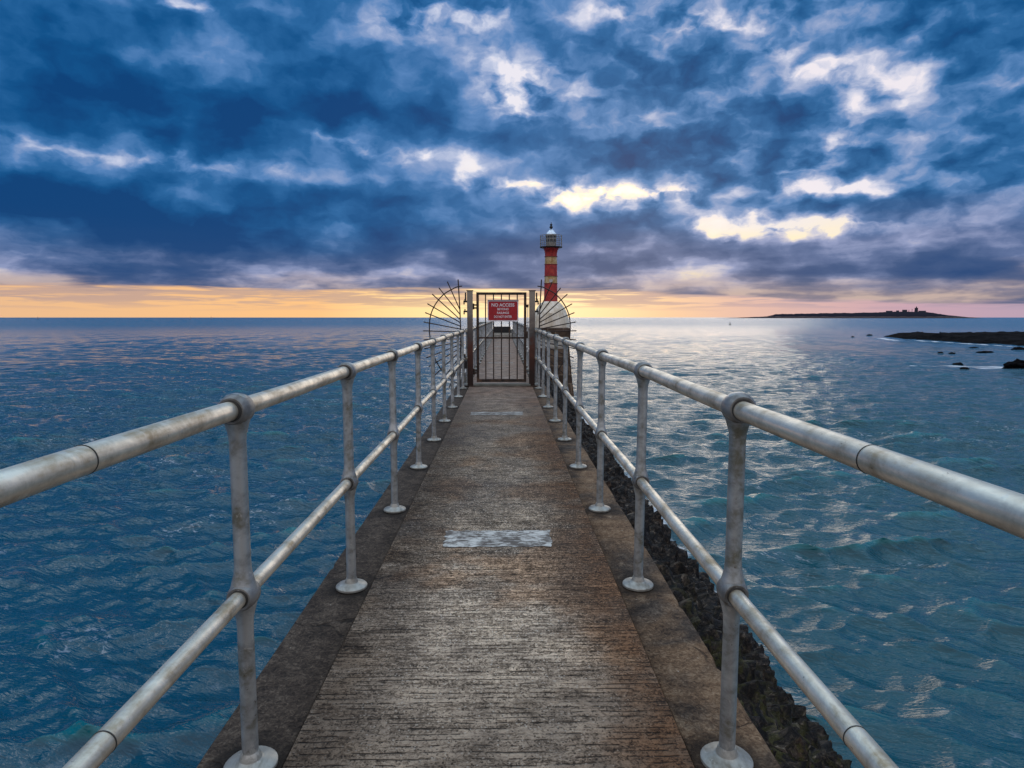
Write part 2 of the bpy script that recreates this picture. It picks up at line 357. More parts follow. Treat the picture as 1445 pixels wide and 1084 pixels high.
def m_rubble(nt, b):
    p = objco(nt); xs = nt.n('ShaderNodeSeparateXYZ', {0: p}).outputs
    f = nt.noise(p, 16, 7, .7, .8); g = nt.noise(p, 2.6, 5, .6); m = nt.noise(p, 11, 5, .65)
    col = nt.ramp(f, [(.40, (.003, .002, .002)), (.51, (.014, .010, .008)), (.61, (.060, .044, .032)), (.71, (.26, .21, .16))])
    moss = nt.m('MULTIPLY', nt.sstep(m, .48, .6), nt.sstep(xs[1], 5.5, 2.2))
    col = nt.mix(nt.m('MULTIPLY', moss, .75), col, nt.mix(f, (.018, .018, .004), (.12, .11, .02)))
    iron = nt.m('MULTIPLY', nt.sstep(g, .60, .68), .45)
    col = nt.mix(iron, col, nt.mix(f, (.04, .02, .012), (.22, .13, .08)))
    setin(nt, b, Base_Color=col, Roughness=nt.ramp(g, [(.4, .45), (.6, .9)]), Specular_IOR_Level=.2, Normal=bump(nt, f, 1.0, .05))
def m_masonry(nt, b):
    p = objco(nt)
    sp = nt.n('ShaderNodeSeparateXYZ', {0: p}).outputs
    br = nt.n('ShaderNodeTexBrick', {'Vector': nt.n('ShaderNodeCombineXYZ', {0: nt.m('ADD', sp[0], nt.m('MULTIPLY', sp[1], .97)), 1: sp[2], 2: 0.0}).outputs[0], 'Scale': 1.0, 'Brick Width': 1.1, 'Row Height': .42, 'Mortar Size': .02, 'Color1': (.055, .036, .024, 1), 'Color2': (.11, .075, .05, 1), 'Mortar': (.20, .16, .12, 1)})
    f = nt.noise(p, 2.4, 7, .68, .5)
    col = nt.mix(1.0, br.outputs[0], nt.ramp(f, [(.3, (.28, .26, .25)), (.7, (1.5, 1.4, 1.3))]), 'MULTIPLY')
    setin(nt, b, Base_Color=col, Roughness=.9, Normal=bump(nt, nt.m('MULTIPLY_ADD', br.outputs[1], -.6, f), .9, .06))
def m_galv(tint, dirt, metal=.55):
    def fn(nt, b):
        p = geoco(nt)
        a = nt.noise(p, 9, 6, .65, .3); f = nt.noise(p, 120, 3, .6); g = nt.noise(nt.scalev(p, (30, 5, 30)), 1, 4, .6)
        t = nt.m('MULTIPLY_ADD', a, .6, nt.m('MULTIPLY', g, .4))
        col = nt.ramp(t, [(.38, dirt), (.48, tuple(c*.72 for c in tint)), (.58, tint)])
        spot = nt.sstep(nt.noise(p, 42, 5, .7), .655, .70)
        col = nt.mix(nt.m('MULTIPLY', spot, .75), col, (.06, .035, .02))
        pale = nt.sstep(nt.noise(p, 17, 5, .7, .5), .60, .70)
        col = nt.mix(nt.m('MULTIPLY', pale, .5), col, (.62, .60, .55))
        setin(nt, b, Base_Color=col, Metallic=metal, Roughness=nt.ramp(t, [(.35, .50), (.65, .30)]), Normal=bump(nt, nt.m('MULTIPLY_ADD', f, .35, a), .25, .004))
    return fn
def flat(col, rough=.7, metal=0.0, var=.35, scale=8):
    def fn(nt, b):
        p = objco(nt); f = nt.noise(p, scale, 6, .65, .3)
        c = nt.mix(1.0, (*col, 1), nt.ramp(f, [(.3, (1-var,)*3), (.7, (1+var,)*3)]), 'MULTIPLY')
        setin(nt, b, Base_Color=c, Roughness=rough, Metallic=metal, Normal=bump(nt, f, .3, .01))
    return fn
def m_gatesteel(nt, b):
    p = objco(nt); xs = nt.n('ShaderNodeSeparateXYZ', {0: p}).outputs
    f = nt.noise(p, 11, 6, .68, .4)
    c = nt.ramp(f, [(.36, (.016, .011, .009)), (.52, (.045, .026, .017)), (.66, (.11, .06, .035))])
    setin(nt, b, Base_Color=c, Roughness=.6, Metallic=.35, Normal=bump(nt, f, .4, .01))
def m_gatepost(nt, b):
    p = geoco(nt); z = nt.n('ShaderNodeSeparateXYZ', {0: p}).outputs[2]
    f = nt.noise(p, 7, 6, .68, .4)
    a = nt.ramp(nt.m('MULTIPLY_ADD', nt.m('SUBTRACT', f, .5), .5, nt.m('MULTIPLY', z, .5)),
                [(.10, (.030, .016, .012)), (.40, (.10, .035, .022)), (.52, (.09, .08, .075)), (.66, (.16, .13, .11)), (.85, (.30, .25, .20))])
    setin(nt, b, Base_Color=a, Roughness=.5, Metallic=.45, Normal=bump(nt, f, .4, .01))
def m_tower(nt, b):
    p = objco(nt); xs = nt.n('ShaderNodeSeparateXYZ', {0: p}).outputs; z = xs[2]
    f = nt.noise(p, 2.6, 6, .7, .4); g = nt.noise(nt.scalev(p, (5, 5, .8)), 1, 5, .65)
    zz = nt.m('MULTIPLY_ADD', nt.m('SUBTRACT', f, .5), .10, z)
    # red where z in given spans
    def span(a, bb): return nt.m('MULTIPLY', nt.m('GREATER_THAN', zz, a), nt.m('LESS_THAN', zz, bb))
    peel = nt.m('MULTIPLY_ADD', nt.m('SUBTRACT', f, .5), 1.6, z)
    lowr = nt.m('MULTIPLY', nt.m('GREATER_THAN', peel, 2.55), nt.m('LESS_THAN', zz, 4.02))
    red = nt.m('MAXIMUM', nt.m('MAXIMUM', span(6.12, 6.78), span(4.62, 5.5)), lowr)
    cream = nt.ramp(nt.m('MULTIPLY_ADD', f, .55, nt.m('MULTIPLY', g, .45)), [(.36, (.20, .10, .03)), (.47, (.42, .26, .09)), (.58, (.60, .46, .26)), (.68, (.80, .76, .68))])
    rc = nt.ramp(f, [(.3, (.15, .008, .008)), (.5, (.38, .016, .012)), (.75, (.46, .06, .03))])
    col = nt.mix(red, cream, rc)
    strk = nt.sstep(nt.noise(nt.scalev(p, (7, 7, .5)), 1, 5, .7), .52, .66)
    col = nt.mix(nt.m('MULTIPLY', strk, .6), col, nt.mix(1.0, col, (.38, .22, .14), 'MULTIPLY'))
    setin(nt, b, Base_Color=col, Roughness=.5, Normal=bump(nt, f, .3, .02))
def m_lhbase(nt, b):
    p = objco(nt); z = nt.n('ShaderNodeSeparateXYZ', {0: p}).outputs[2]
    f = nt.noise(p, 2.0, 7, .65, .4); g = nt.noise(nt.scalev(p, (4, 4, .5)), 1, 5, .6)
    col = nt.ramp(nt.m('MULTIPLY_ADD', f, .5, nt.m('MULTIPLY', g, .5)), [(.34, (.42, .33, .22)), (.5, (.66, .58, .46)), (.65, (.80, .76, .68))])
    setin(nt, b, Base_Color=col, Roughness=.8, Normal=bump(nt, f, .4, .03))
def m_paint(nt, b):
    p = objco(nt)
    f = nt.noise(nt.scalev(p, (16, 34, 1)), 1, 6, .7, 1.0); g = nt.noise(p, 7, 4, .6)
    k = nt.sstep(nt.m('MULTIPLY_ADD', g, .5, nt.m('MULTIPLY', f, .6)), .49, .64)
    yy = nt.n('ShaderNodeSeparateXYZ', {0: p}).outputs[1]
    col = nt.mix(nt.m('MULTIPLY', k, nt.m('MULTIPLY_ADD', nt.sstep(yy, 5, 8), -.45, .95)), (.10, .082, .068), (.60, .58, .53))
    setin(nt, b, Base_Color=col, Roughness=.8, Normal=bump(nt, f, .8, .01))
def m_sea(nt, b):
    p = geoco(nt); xs = nt.n('ShaderNodeSeparateXYZ', {0: p}).outputs
    foam = nt.n('ShaderNodeAttribute', attribute_name='foam').outputs['Fac']
    crest = nt.n('ShaderNodeAttribute', attribute_name='crest').outputs['Fac']
    dist = nt.v('LENGTH', p)
    rot = nt.n('ShaderNodeVectorRotate', {'Vector': p, 'Angle': .36}, rotation_type='Z_AXIS').outputs[0]
    def ridged(sx, sy, sc, det, dist_=.4):
        n = nt.noise(nt.scalev(rot, (sx, sy, 1)), sc, det, .58, dist_)
        return nt.m('SUBTRACT', 1.0, nt.m('ABSOLUTE', nt.m('MULTIPLY_ADD', n, 4.0, -2.0)))
    n2 = nt.noise(nt.scalev(p, (.55, 1.1, 1)), 1.15, 4, .6, .4)
    n3 = nt.noise(nt.scalev(p, (.4, 1.0, 1)), .20, 5, .65, .3)
    r0 = ridged(.45, 1.4, 7.0, 3, .1); r1 = ridged(.38, 1.3, 2.6, 4, .1); r2 = ridged(.32, 1.2, .8, 5, .1)
    big = nt.noise(nt.scalev(p, (.35, 1, 1)), .022, 4, .6)
    midw = nt.sstep(dist, 20, 90)
    hgt = nt.m('MULTIPLY', r0, .007)
    hgt = nt.m('MULTIPLY_ADD', nt.m('MULTIPLY', r1, nt.m('MULTIPLY_ADD', nt.sstep(dist, 6, 25), .055, .014)), 1.0, hgt)
    hgt = nt.m('MULTIPLY_ADD', nt.m('MULTIPLY', r2, nt.sstep(dist, 15, 60)), .17, hgt)
    hgt = nt.m('MULTIPLY_ADD', nt.m('MULTIPLY', n3, nt.sstep(dist, 100, 400)), 2.6, hgt)
    az = nt.m('ARCTAN2', xs[0], xs[1])
    teal = nt.sstep(nt.m('MULTIPLY_ADD', crest, 1.0, nt.m('MULTIPLY', n2, .4)), .70, 1.5)
    deep = nt.mix(nt.sstep(az, -.5, .6), (.000, .048, .082), (.000, .056, .078))
    col = nt.mix(teal, deep, (.000, .135, .15))  # crests painted brighter teal, imitating light scattered inside the wave
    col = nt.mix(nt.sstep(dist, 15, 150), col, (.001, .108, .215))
    # thin broken streaks of pale highlight painted along the crests
    wv = nt.v('MULTIPLY_ADD', nt.v('SUBTRACT', nt.noise(p, .9, 4, .6, out=1), (.5, .5, .5)), (1.2, .8, 0), rot)
    sn = nt.noise(nt.scalev(wv, (.55, 2.2, 1)), 1.0, 5, .62, .2)
    line = nt.sstep(nt.m('ABSOLUTE', nt.m('SUBTRACT', nt.m('FRACT', nt.m('MULTIPLY', sn, 3.0)), .5)), .055, .004)
    patch = nt.sstep(nt.noise(nt.scalev(p, (.25, .5, 1)), 1.0, 4, .6), .50, .64)
    brk = nt.sstep(nt.noise(p, 9.0, 3, .6), .46, .60)
    lw = nt.m('MULTIPLY', nt.m('MULTIPLY', line, nt.m('MULTIPLY', patch, brk)), nt.sstep(dist, 70, 25))
    col = nt.mix(nt.m('MULTIPLY', lw, nt.m('MULTIPLY_ADD', nt.sstep(dist, 6, 14), .4, .25)), col, (.50, .52, .58))
    ff = nt.sstep(nt.m('MULTIPLY_ADD', foam, .75, nt.m('MULTIPLY', nt.noise(nt.scalev(p, (.6, 1.6, 1)), 2.4, 7, .8), .95)), .82, 1.05)
    col = nt.mix(ff, col, (.62, .64, .68))
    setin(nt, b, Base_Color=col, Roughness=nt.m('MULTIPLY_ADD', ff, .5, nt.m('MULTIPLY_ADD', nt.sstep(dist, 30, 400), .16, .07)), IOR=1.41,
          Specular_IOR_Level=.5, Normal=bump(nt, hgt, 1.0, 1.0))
def m_reef(nt, b):
    p = geoco(nt); f = nt.noise(nt.scalev(p, (1, 1, 3)), 1.2, 7, .7, .3)
    col = nt.ramp(f, [(.4, (.002, .002, .003)), (.6, (.008, .007, .007)), (.75, (.03, .024, .022))])
    setin(nt, b, Base_Color=col, Roughness=1.0, Specular_IOR_Level=.05, Normal=bump(nt, f, 1, .3))
def m_island(nt, b):
    p = geoco(nt); z = nt.n('ShaderNodeSeparateXYZ', {0: p}).outputs[2]
    f = nt.noise(p, .03, 5, .6)
    zz = nt.m('MULTIPLY_ADD', nt.m('SUBTRACT', f, .5), 8, z)
    col = nt.ramp(nt.m('MULTIPLY', zz, .05), [(.05, (.05, .04, .045)), (.18, (.12, .09, .08)), (.3, (.018, .018, .028)), (.8, (.022, .022, .03))])
    setin(nt, b, Base_Color=col, Roughness=1.0, Specular_IOR_Level=0.0)

M = {
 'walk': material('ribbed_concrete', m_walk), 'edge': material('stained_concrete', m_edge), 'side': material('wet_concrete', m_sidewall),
 'rubble': material('weedy_rubble', m_rubble), 'masonry': material('dark_masonry', m_masonry),
 'rail': material('galvanised_rail', m_galv((.86, .77, .62), (.36, .28, .18), .72)),
 'post': material('galvanised_post', m_galv((.42, .43, .42), (.17, .16, .12), .55)),
 'collar': material('galvanised_collar', m_galv((.24, .235, .225), (.10, .09, .08), .4)),
 'flange': material('galvanised_flange', m_galv((.36, .35, .31), (.15, .13, .10), .3)),
 'ring': material('dark_joint', flat((.03, .028, .025))),
 'gate': material('rusty_gate_steel', m_gatesteel), 'gpost': material('weathered_gate_post', m_gatepost),
 'spike': material('dark_rusty_steel', flat((.035, .02, .014), .6, .3)),
 'bolt': material('bright_steel', flat((.55, .55, .54), .4, .5)),
 'signred': material('sign_red', flat((.34, .004, .010), .45, 0, .2)), 'signwhite': material('sign_white', flat((.74, .66, .68), .6, 0, .12)),
 'signgrey': material('sign_back_edge', flat((.30, .24, .26), .6, 0, .15)),
 'tower': material('banded_paint', m_tower), 'lhbase': material('cream_render', m_lhbase),
 'lantern': material('lantern_panels', flat((.24, .22, .19), .5, .2, .5, 5)), 'glass': material('lantern_glass', flat((.05, .06, .07), .1, 0, .2)),
 'roof': material('pale_roof', flat((.62, .70, .78), .35, .4)), 'black': material('black_iron', flat((.014, .012, .012), .6, .2)),
 'redpaint': material('red_iron', flat((.20, .012, .010), .5)),
 'paint': material('worn_white_paint', m_paint), 'sea': material('sea_water', m_sea),
 'reef': material('wet_reef', m_reef), 'island': material('far_land', m_island), 'farwall': material('far_building', flat((.03, .03, .045), .9)),
 'farwhite': material('far_pale', flat((.45, .42, .42), .8)), 'pale': material('pale_stone', flat((.36, .34, .30), .85, 0, .4)),
 'darkstone': material('dark_stone', flat((.016, .015, .015), .9)), 'greystone': material('grey_stone', flat((.13, .13, .11), .9)),
}

# ------------------------------------------------------------------ sea
def build_sea():
    rs = np.random.RandomState(11)
    # fan of fine cells ahead, coarse cells elsewhere, radius grows with distance
    a_f = np.linspace(-52, 52, 1350)
    a_c = np.linspace(52, 308, 90)[1:]
    ang = np.radians(np.concatenate([a_f, a_c]))
    r = [1.2]
    while r[-1] < 420: r.append(r[-1]*1.0036)
    while r[-1] < 40000: r.append(r[-1]*1.12)
    r = np.array(r)
    A, R = np.meshgrid(ang, r, indexing='ij')
    X = (R*np.sin(A)).astype(np.float32); Y = (R*np.cos(A)).astype(np.float32)
    nu, nv = X.shape
    cell = R*.0036*1.15
    fine = (np.abs((np.degrees(A)+180) % 360-180) <= 52.5)
    dx = np.zeros_like(X); dy = np.zeros_like(X); dz = np.zeros_like(X)
    gust = (.72 + .75*(fbm(X/14+40, Y/9+40, 3))*1.6).astype(np.float32)
    slope_tot = 0
    waves = []
    for i in range(110):
        lam = .22*(3.4/.22)**rs.rand()
        th = math.radians((195 if rs.rand() < .7 else 160) + rs.randn()*24)          # travel direction, towards the viewer and a little left
        kx, ky = math.sin(th), math.cos(th)
        amp = .0066*lam**1.0*(0.6+.8*rs.rand())*(1.7 if lam < 1.0 else 1)
        if lam > 1.8: amp *= .55
        waves.append((lam, kx, ky, amp, rs.rand()*2*PI))
    for lam, kx, ky, amp, ph in waves:
        k = 2*PI/lam
        fade = np.clip((lam/cell-3.0)/4.0, 0, 1).astype(np.float32)*fine
        if fade.max() <= 0: continue
        sel = fade > 0
        p = (k*(kx*X[sel]+ky*Y[sel])+ph).astype(np.float32)
        s = np.sin(p); c = np.cos(p)
        g = gust[sel]*fade[sel]*amp
        dz[sel] += g*c
        dx[sel] -= g*kx*s*.95; dy[sel] -= g*ky*s*.95
    V = np.stack([X+dx, Y+dy, SEA+dz], -1).reshape(-1, 3)
    me = grid_mesh('sea', V, nu, nv)
    crest = np.clip(dz/.16+.30, 0, 1).ravel().astype(np.float32)
    # foam: along the pier's footing, around the reef, and thin wind streaks
    PX, PY = X, Y
    def dist_seg(ax, ay, bx_, by_):
        vx, vy = bx_-ax, by_-ay
        t = np.clip(((PX-ax)*vx+(PY-ay)*vy)/(vx*vx+vy*vy), 0, 1)
        return np.hypot(PX-ax-t*vx, PY-ay-t*vy)
    fo = np.zeros_like(X)
    fo = np.maximum(fo, .56*np.exp(-(dist_seg(2.66, 2, 2.95, 29)/.30)**2))
    fo = np.maximum(fo, .5*np.exp(-(dist_seg(3.3, 29.4, 4.9, 49)/.4)**2))
    for (a, b2, wd, st) in FOAM:
        fo = np.maximum(fo, st*np.exp(-(dist_seg(*a, *b2)/wd)**2))
    fo = fo*(.55+.9*(fbm(X/1.3, Y/.8, 4)+.5))
    at = me.attributes.new('foam', 'FLOAT', 'POINT'); at.data.foreach_set('value', fo.ravel().astype(np.float32))
    at = me.attributes.new('crest', 'FLOAT', 'POINT'); at.data.foreach_set('value', crest)
    o = link('sea', me, M['sea']); tag(o, 'choppy blue and teal sea reaching to the horizon', kind='structure')
FOAM = [((62, 100), (67, 113), 1.1, .8), ((64, 79), (65.5, 100), .9, .75), ((56, 102), (66, 104), .8, .5),
        ((31.5, 48.2), (38.5, 45.3), .50, 1.0), ((33, 46.2), (37.5, 44.6), .35, .9)]
build_sea()

# ------------------------------------------------------------------ pier
XL, XR, SL, SR = -.966, .872, -.692, .597
P_END = 44.8
pier = empty('pier'); tag(pier, 'long narrow concrete pier with ribbed brown walkway running out to sea', 'pier', kind='structure')
bm = bmesh.new(); bx(bm, SL, SR, -3, P_END, -.30, 0.0)
obj('walkway', bm, M['walk'], pier)
def edge_strip(x0, x1, out):
    # chipped outer arris, butted 6 mm clear of the walkway
    ys = np.arange(-3, P_END, .05); prof = []
    for i, y in enumerate(ys):
        ch = .006 + .018*max(0, float(fbm(np.array(y*2.3), np.array(out*9.0), 4)))*2 + (.02 if random.random() < .02 else 0)
        w = .008*float(fbm(np.array(y*.8), np.array(3+out), 3))
        xo = (x1 if out > 0 else x0) + w
        xi = (x0+.006 if out > 0 else x1-.006)
        prof.append([(xi, y, -.30), (xi, y, -.003), (xo-out*ch*1.2, y, .0), (xo, y, -ch), (xo, y, -.30)])
    V = np.array(prof); n = len(ys)
    me = grid_mesh('edge_strip', V.reshape(-1, 3), n, 5, False)
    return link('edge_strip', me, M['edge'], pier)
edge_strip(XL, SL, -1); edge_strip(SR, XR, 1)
bm = bmesh.new(); bx(bm, XL+.05, XR-.03, -3.02, P_END+.02, -2.9, -.303)
obj('side_wall', bm, M['side'], pier)
# rubble footing on the seaward side
def footing():
    n = 1500; m = 60
    ys = np.linspace(-2.5, 30.5, n); t = np.linspace(0, 1, m)
    px = np.interp(t, [0, .16, .45, .85, 1], [.80, 1.12, 1.76, 2.56, 3.2])
    pz = np.interp(t, [0, .16, .45, .85, 1], [-.36, -.52, -1.15, -2.16, -2.9])
    Yg = np.repeat(ys[:, None], m, 1); Xg = np.repeat(px[None], n, 0); Zg = np.repeat(pz[None], n, 0)
    flare = np.clip((Yg-20)/9, 0, 1)**1.5*.45
    Xg = Xg + flare*np.linspace(0, 1, m)[None]
    # blocky stones: per-cell random lift from jittered cells
    sx = Xg*1.0+Zg*-.6
    def cells(sz, seed):
        r0 = np.random.RandomState(seed).rand(256, 256, 3)
        gx = sx/sz; gy = Yg/sz*.8
        bx_ = np.floor(gx).astype(int); by_ = np.floor(gy).astype(int)
        best = np.full(gx.shape, 9.); best2 = best.copy(); val = np.zeros(gx.shape)
        for i in (-1, 0, 1):
            for j in (-1, 0, 1):
                q = r0[(bx_+i) & 255, (by_+j) & 255]
                dd = np.hypot(bx_+i+q[..., 0]-gx, by_+j+q[..., 1]-gy)
                nw = dd < best
                best2 = np.where(nw, best, np.minimum(best2, dd)); val = np.where(nw, q[..., 2], val); best = np.where(nw, dd, best)
        return val, np.clip((best2-best)*3.2, 0, 1)
    v1, e1 = cells(.52, 5); v2, e2 = cells(.20, 6)
    hgt = (v1-.5)*.07 + (v2-.5)*.06 + np.abs(fbm(sx*5, Yg*5, 4))*.45 + fbm(sx*20, Yg*20, 3)*.12 + fbm(sx*1.2, Yg*.6, 3)*.30
    hgt *= np.clip(np.linspace(0, 1, m)[None]*14, 0, 1)
    nx, nz = .62, .78
    V = np.stack([Xg+hgt*nx, Yg+fbm(sx*3+9, Yg*3, 2)*.06, Zg+hgt*nz], -1)
    me = grid_mesh('rubble_footing', V.reshape(-1, 3), n, m, False)
    o = link('rubble_footing', me, M['rubble'], pier); o['label'] = 'black weed-covered rubble footing along the right side'
footing()
def marking(x0, x1, y0, y1, seed):
    n, m = 60, 24
    bm = bmesh.new(); r0 = random.Random(seed); c = []
    N = 46; pts = []
    def e(a, b, k): return [(a[0]+(b[0]-a[0])*i/k, a[1]+(b[1]-a[1])*i/k) for i in range(k)]
    for q in e((x0, y0), (x1, y0), 26)+e((x1, y0), (x1, y1), 14)+e((x1, y1), (x0, y1), 26)+e((x0, y1), (x0, y0), 14):
        pts.append(bm.verts.new((q[0]+r0.uniform(-.010, .010), q[1]+r0.uniform(-.010, .010), .004)))
    bm.faces.new(pts)
    return obj('worn_marking', bm, M['paint'], pier)
for i, (y, w) in enumerate(((3.93, .67), (9.24, .78), (14.2, .8), (19.7, .8), (25.0, .8), (30.8, .8), (36.0, .8))):
    marking(-.37+(.0 if i == 0 else -.10), -.37+w+(0 if i == 0 else -.12), y-.15, y+.15, i)


# ------------------------------------------------------------------ railings
LX, RX = -.791, .705
ZT, ZM = 1.13, .562
Y0, DY = .54, 1.3335
def post_mesh():
    bm = bmesh.new()
    lathe(bm, [(.0255, .0), (.0255, .03), (.0245, .06), (.0242, .46), (.026, .49), (.033, .518), (.040, .545), (.041, .575), (.034, .603), (.027, .63), (.0245, .66), (.0242, 1.03), (.026, 1.055), (.033, 1.082), (.041, 1.108), (.044, 1.13), (.040, 1.155), (.028, 1.172), (.008, 1.178)], 20)
    return bm
def flange_mesh():
    bm = bmesh.new()
    lathe(bm, [(.076, .001), (.080, .004), (.080, .013), (.075, .018), (.045, .024), (.034, .032), (.029, .048), (.026, .055)], 28)
    return bm
def collar_mesh(z, R, r):
    bm = bmesh.new()
    lathe(bm, [(r, -.036), (R*.80, -.038), (R*.93, -.030), (R, -.014), (R*1.01, 0), (R, .014), (R*.93, .030), (R*.80, .038), (r, .036)], 24, 'Y', (0, 0, z))
    return bm
def groove_mesh(z, r):
    bm = bmesh.new()
    lathe(bm, [(r+.001, -.0395), (r+.0035, -.0395), (r+.0035, .0395), (r+.001, .0395)], 24, 'Y', (0, 0, z))
    return bm
def proto_post():
    p = obj('post', post_mesh(), M['post'], None, None, True, 40)
    f = obj('flange', flange_mesh(), M['flange'], p, None, True, 35)
    c1 = obj('collar', collar_mesh(ZT, .0475, .0285), M['collar'], p, None, True, 50)
    c2 = obj('collar', collar_mesh(ZM, .0435, .0245), M['collar'], p, None, True, 50)
    g1 = obj('joint_groove', groove_mesh(ZT, .0285), M['ring'], p); g2 = obj('joint_groove', groove_mesh(ZM, .0245), M['ring'], p)
    return p
pp = proto_post()
used = [False]
def put_post(parent, x, y):
    if not used[0]:
        used[0] = True; p = pp
    else:
        p = pp.copy(); C.objects.link(p)
        for ch in list(pp.children):
            c = ch.copy(); C.objects.link(c); c.parent = p
    p.parent = parent; p.location = (x, y, 0)
    p.rotation_euler = (random.uniform(-.006, .006), random.uniform(-.006, .006), random.uniform(-.03, .03))
    return p
def rail_run(name, label, x, ya, yb, posts, joints, endx=None):
    t = empty(name, (0, 0, 0)); tag(t, label, 'railing', 'tubular metal railings along the pier')
    for nm, z, r in (('top_rail', ZT, .0285), ('middle_rail', ZM, .0245)):
        bm = bmesh.new(); ys = np.linspace(ya, yb, max(2, int((yb-ya)/.6)+1))
        tube(bm, [(x+.003*math.sin(y*1.7+z), y, z+.003*math.sin(y*2.3+x)) for y in ys], r, 28)
        obj(nm, bm, M['rail'], t, None, True, 50)
    for y in joints:
        for z, r in ((ZT, .0285), (ZM, .0245)):
            bm = bmesh.new(); lathe(bm, [(r*.9, -.0013), (r+.0010, -.0013), (r+.0010, .0013), (r*.9, .0013)], 28, 'Y', (x+.003*math.sin(y*1.7+z), y, z+.003*math.sin(y*2.3+x)))
            obj('joint_ring', bm, M['ring'], t)
    for y in posts: put_post(t, x, y)
    return t
near = [Y0+DY*i for i in range(-1, 10)]
rail_run('railing', 'silvery tube railing left of the walkway, in front of the gate', LX, -2, 12.95, near, (1.19, 6.6))
rail_run('railing', 'silvery tube railing right of the walkway, in front of the gate', RX, -2, 12.95, near, (1.19, 6.6))
farp = [13.3+1.30*i for i in range(0, 25)]
rail_run('railing', 'tube railing left of the walkway, beyond the gate', LX+.04, 13.1, 44.6, farp, ())
rail_run('railing', 'tube railing right of the walkway, beyond the gate', RX-.02, 13.1, 44.6, farp, ())

# ------------------------------------------------------------------ gate
GY = 13.0
g = empty('gate', (0, GY, 0)); tag(g, 'narrow barred steel gate closed across the walkway', 'gate')
gx0, gx1, gz0, gz1 = -.540, .474, .085, 1.905
bm = bmesh.new()
w = .052
bx(bm, gx0, gx0+w, -.025, .025, gz0, gz1, .004); bx(bm, gx1-w, gx1, -.025, .025, gz0, gz1, .004)
bx(bm, gx0+w, gx1-w, -.023, .023, gz1-w, gz1-.001, .004); bx(bm, gx0+w, gx1-w, -.023, .023, gz0+.001, gz0+w*1.2, .004)
obj('frame', bm, M['gate'], g)
bm = bmesh.new(); bx(bm, gx0+w, gx1-w, -.018, .018, .97, 1.005, .003); obj('cross_bar', bm, M['gate'], g)
for i in range(5):
    x = gx0+w/2 + (gx1-gx0-w)*(i+1)/6
    bm = bmesh.new(); tube(bm, [(x, 0, gz0+w*1.2), (x, 0, gz1-w)], .0125, 10); obj('bar', bm, M['gate'], g, None, True, 50)
for z in (1.62, .30):
    bm = bmesh.new(); tube(bm, [(gx0-.055, 0, z-.06), (gx0-.055, 0, z+.06)], .016, 10); bx(bm, gx0-.055, gx0, -.01, .01, z-.045, z-.015); bx(bm, gx0-.055, gx0, -.01, .01, z+.015, z+.045)
    obj('hinge', bm, M['gate'], g)
bm = bmesh.new(); bx(bm, gx1, gx1+.045, -.02, .02, 1.60, 1.66, .004); bx(bm, gx1-.01, gx1+.03, -.05, -.026, .98, 1.12, .004)
obj('latch', bm, M['gate'], g)
bm = bmesh.new(); tube(bm, [(gx1+.028, -.03, .72), (gx1+.028, -.03, 1.60)], .010, 10); lathe(bm, [(.018, .70), (.022, .715), (.018, .73)], 10, c=(gx1+.028, -.03, 0)); lathe(bm, [(.018, 1.29), (.022, 1.305), (.018, 1.32)], 10, c=(gx1+.028, -.03, 0))
obj('bolt_rod', bm, M['bolt'], g)
bm = bmesh.new(); bx(bm, -.60, .56, GY-.09, GY+.10, .0045, .05, .008)
tag(obj('threshold', bm, M['greystone']), 'low concrete sill on the walkway under the barred gate', 'sill')

def gate_post(x0, x1, side, label):
    t = empty('gate_post', ((x0+x1)/2, GY, 0)); tag(t, label, 'gate post', 'steel posts either side of the gate')
    h = (x1-x0)/2
    bm = bmesh.new(); bx(bm, -h, h, -.055, .055, .0045, 1.93, .006); obj('post', bm, M['gpost'], t)
    bm = bmesh.new(); bx(bm, -h-.012, h+.012, -.066, .066, 1.931, 1.945, .003); obj('cap', bm, M['gate'], t)
    bm = bmesh.new(); bx(bm, -h-.05, h+.05, -.10, .10, .0045, .016, .003); obj('base_plate', bm, M['gate'], t)
    s = side
    for z in (1.72, 1.52):
        bm = bmesh.new()
        a, b2 = sorted((s*h, s*(h+.075))); bx(bm, a, b2, -.02, .02, z-.018, z+.018, .003)
        a, b2 = sorted((s*(h+.05), s*(h+.075))); bx(bm, a, b2, -.019, .019, z-.06, z-.019, .003)
        lathe(bm, [(.012, .0), (.012, .03), (.008, .035)], 8, c=(s*(h+.045), 0, z+.018))
        obj('bracket', bm, M['black'], t)
    bm = bmesh.new()
    a, b2 = sorted((s*(h+.018), s*(h+.045))); bx(bm, a, b2, -.018, .018, 1.74, 1.90, .003)
    obj('bracket', bm, M['black'], t)
    if side < 0:
        bm = bmesh.new(); bx(bm, -h-.13, -h-.012, -.05, .03, .36, .52, .008); bx(bm, -h-.10, -h-.04, -.04, .02, .52, .66, .008); obj('lock_box', bm, M['black'], t)
        bm = bmesh.new(); bx(bm, -h-.13, -h-.03, -.045, .045, .1, .19, .006); bx(bm, -h-.09, -h-.06, -.02, .02, .19, .36); obj('stay', bm, M['greystone'], t)
    return t
gate_post(-.725, -.612, -1, 'square steel gate post left of the gate, rusty red low down')
gate_post(.531, .648, 1, 'square steel gate post right of the gate, pale at its top')

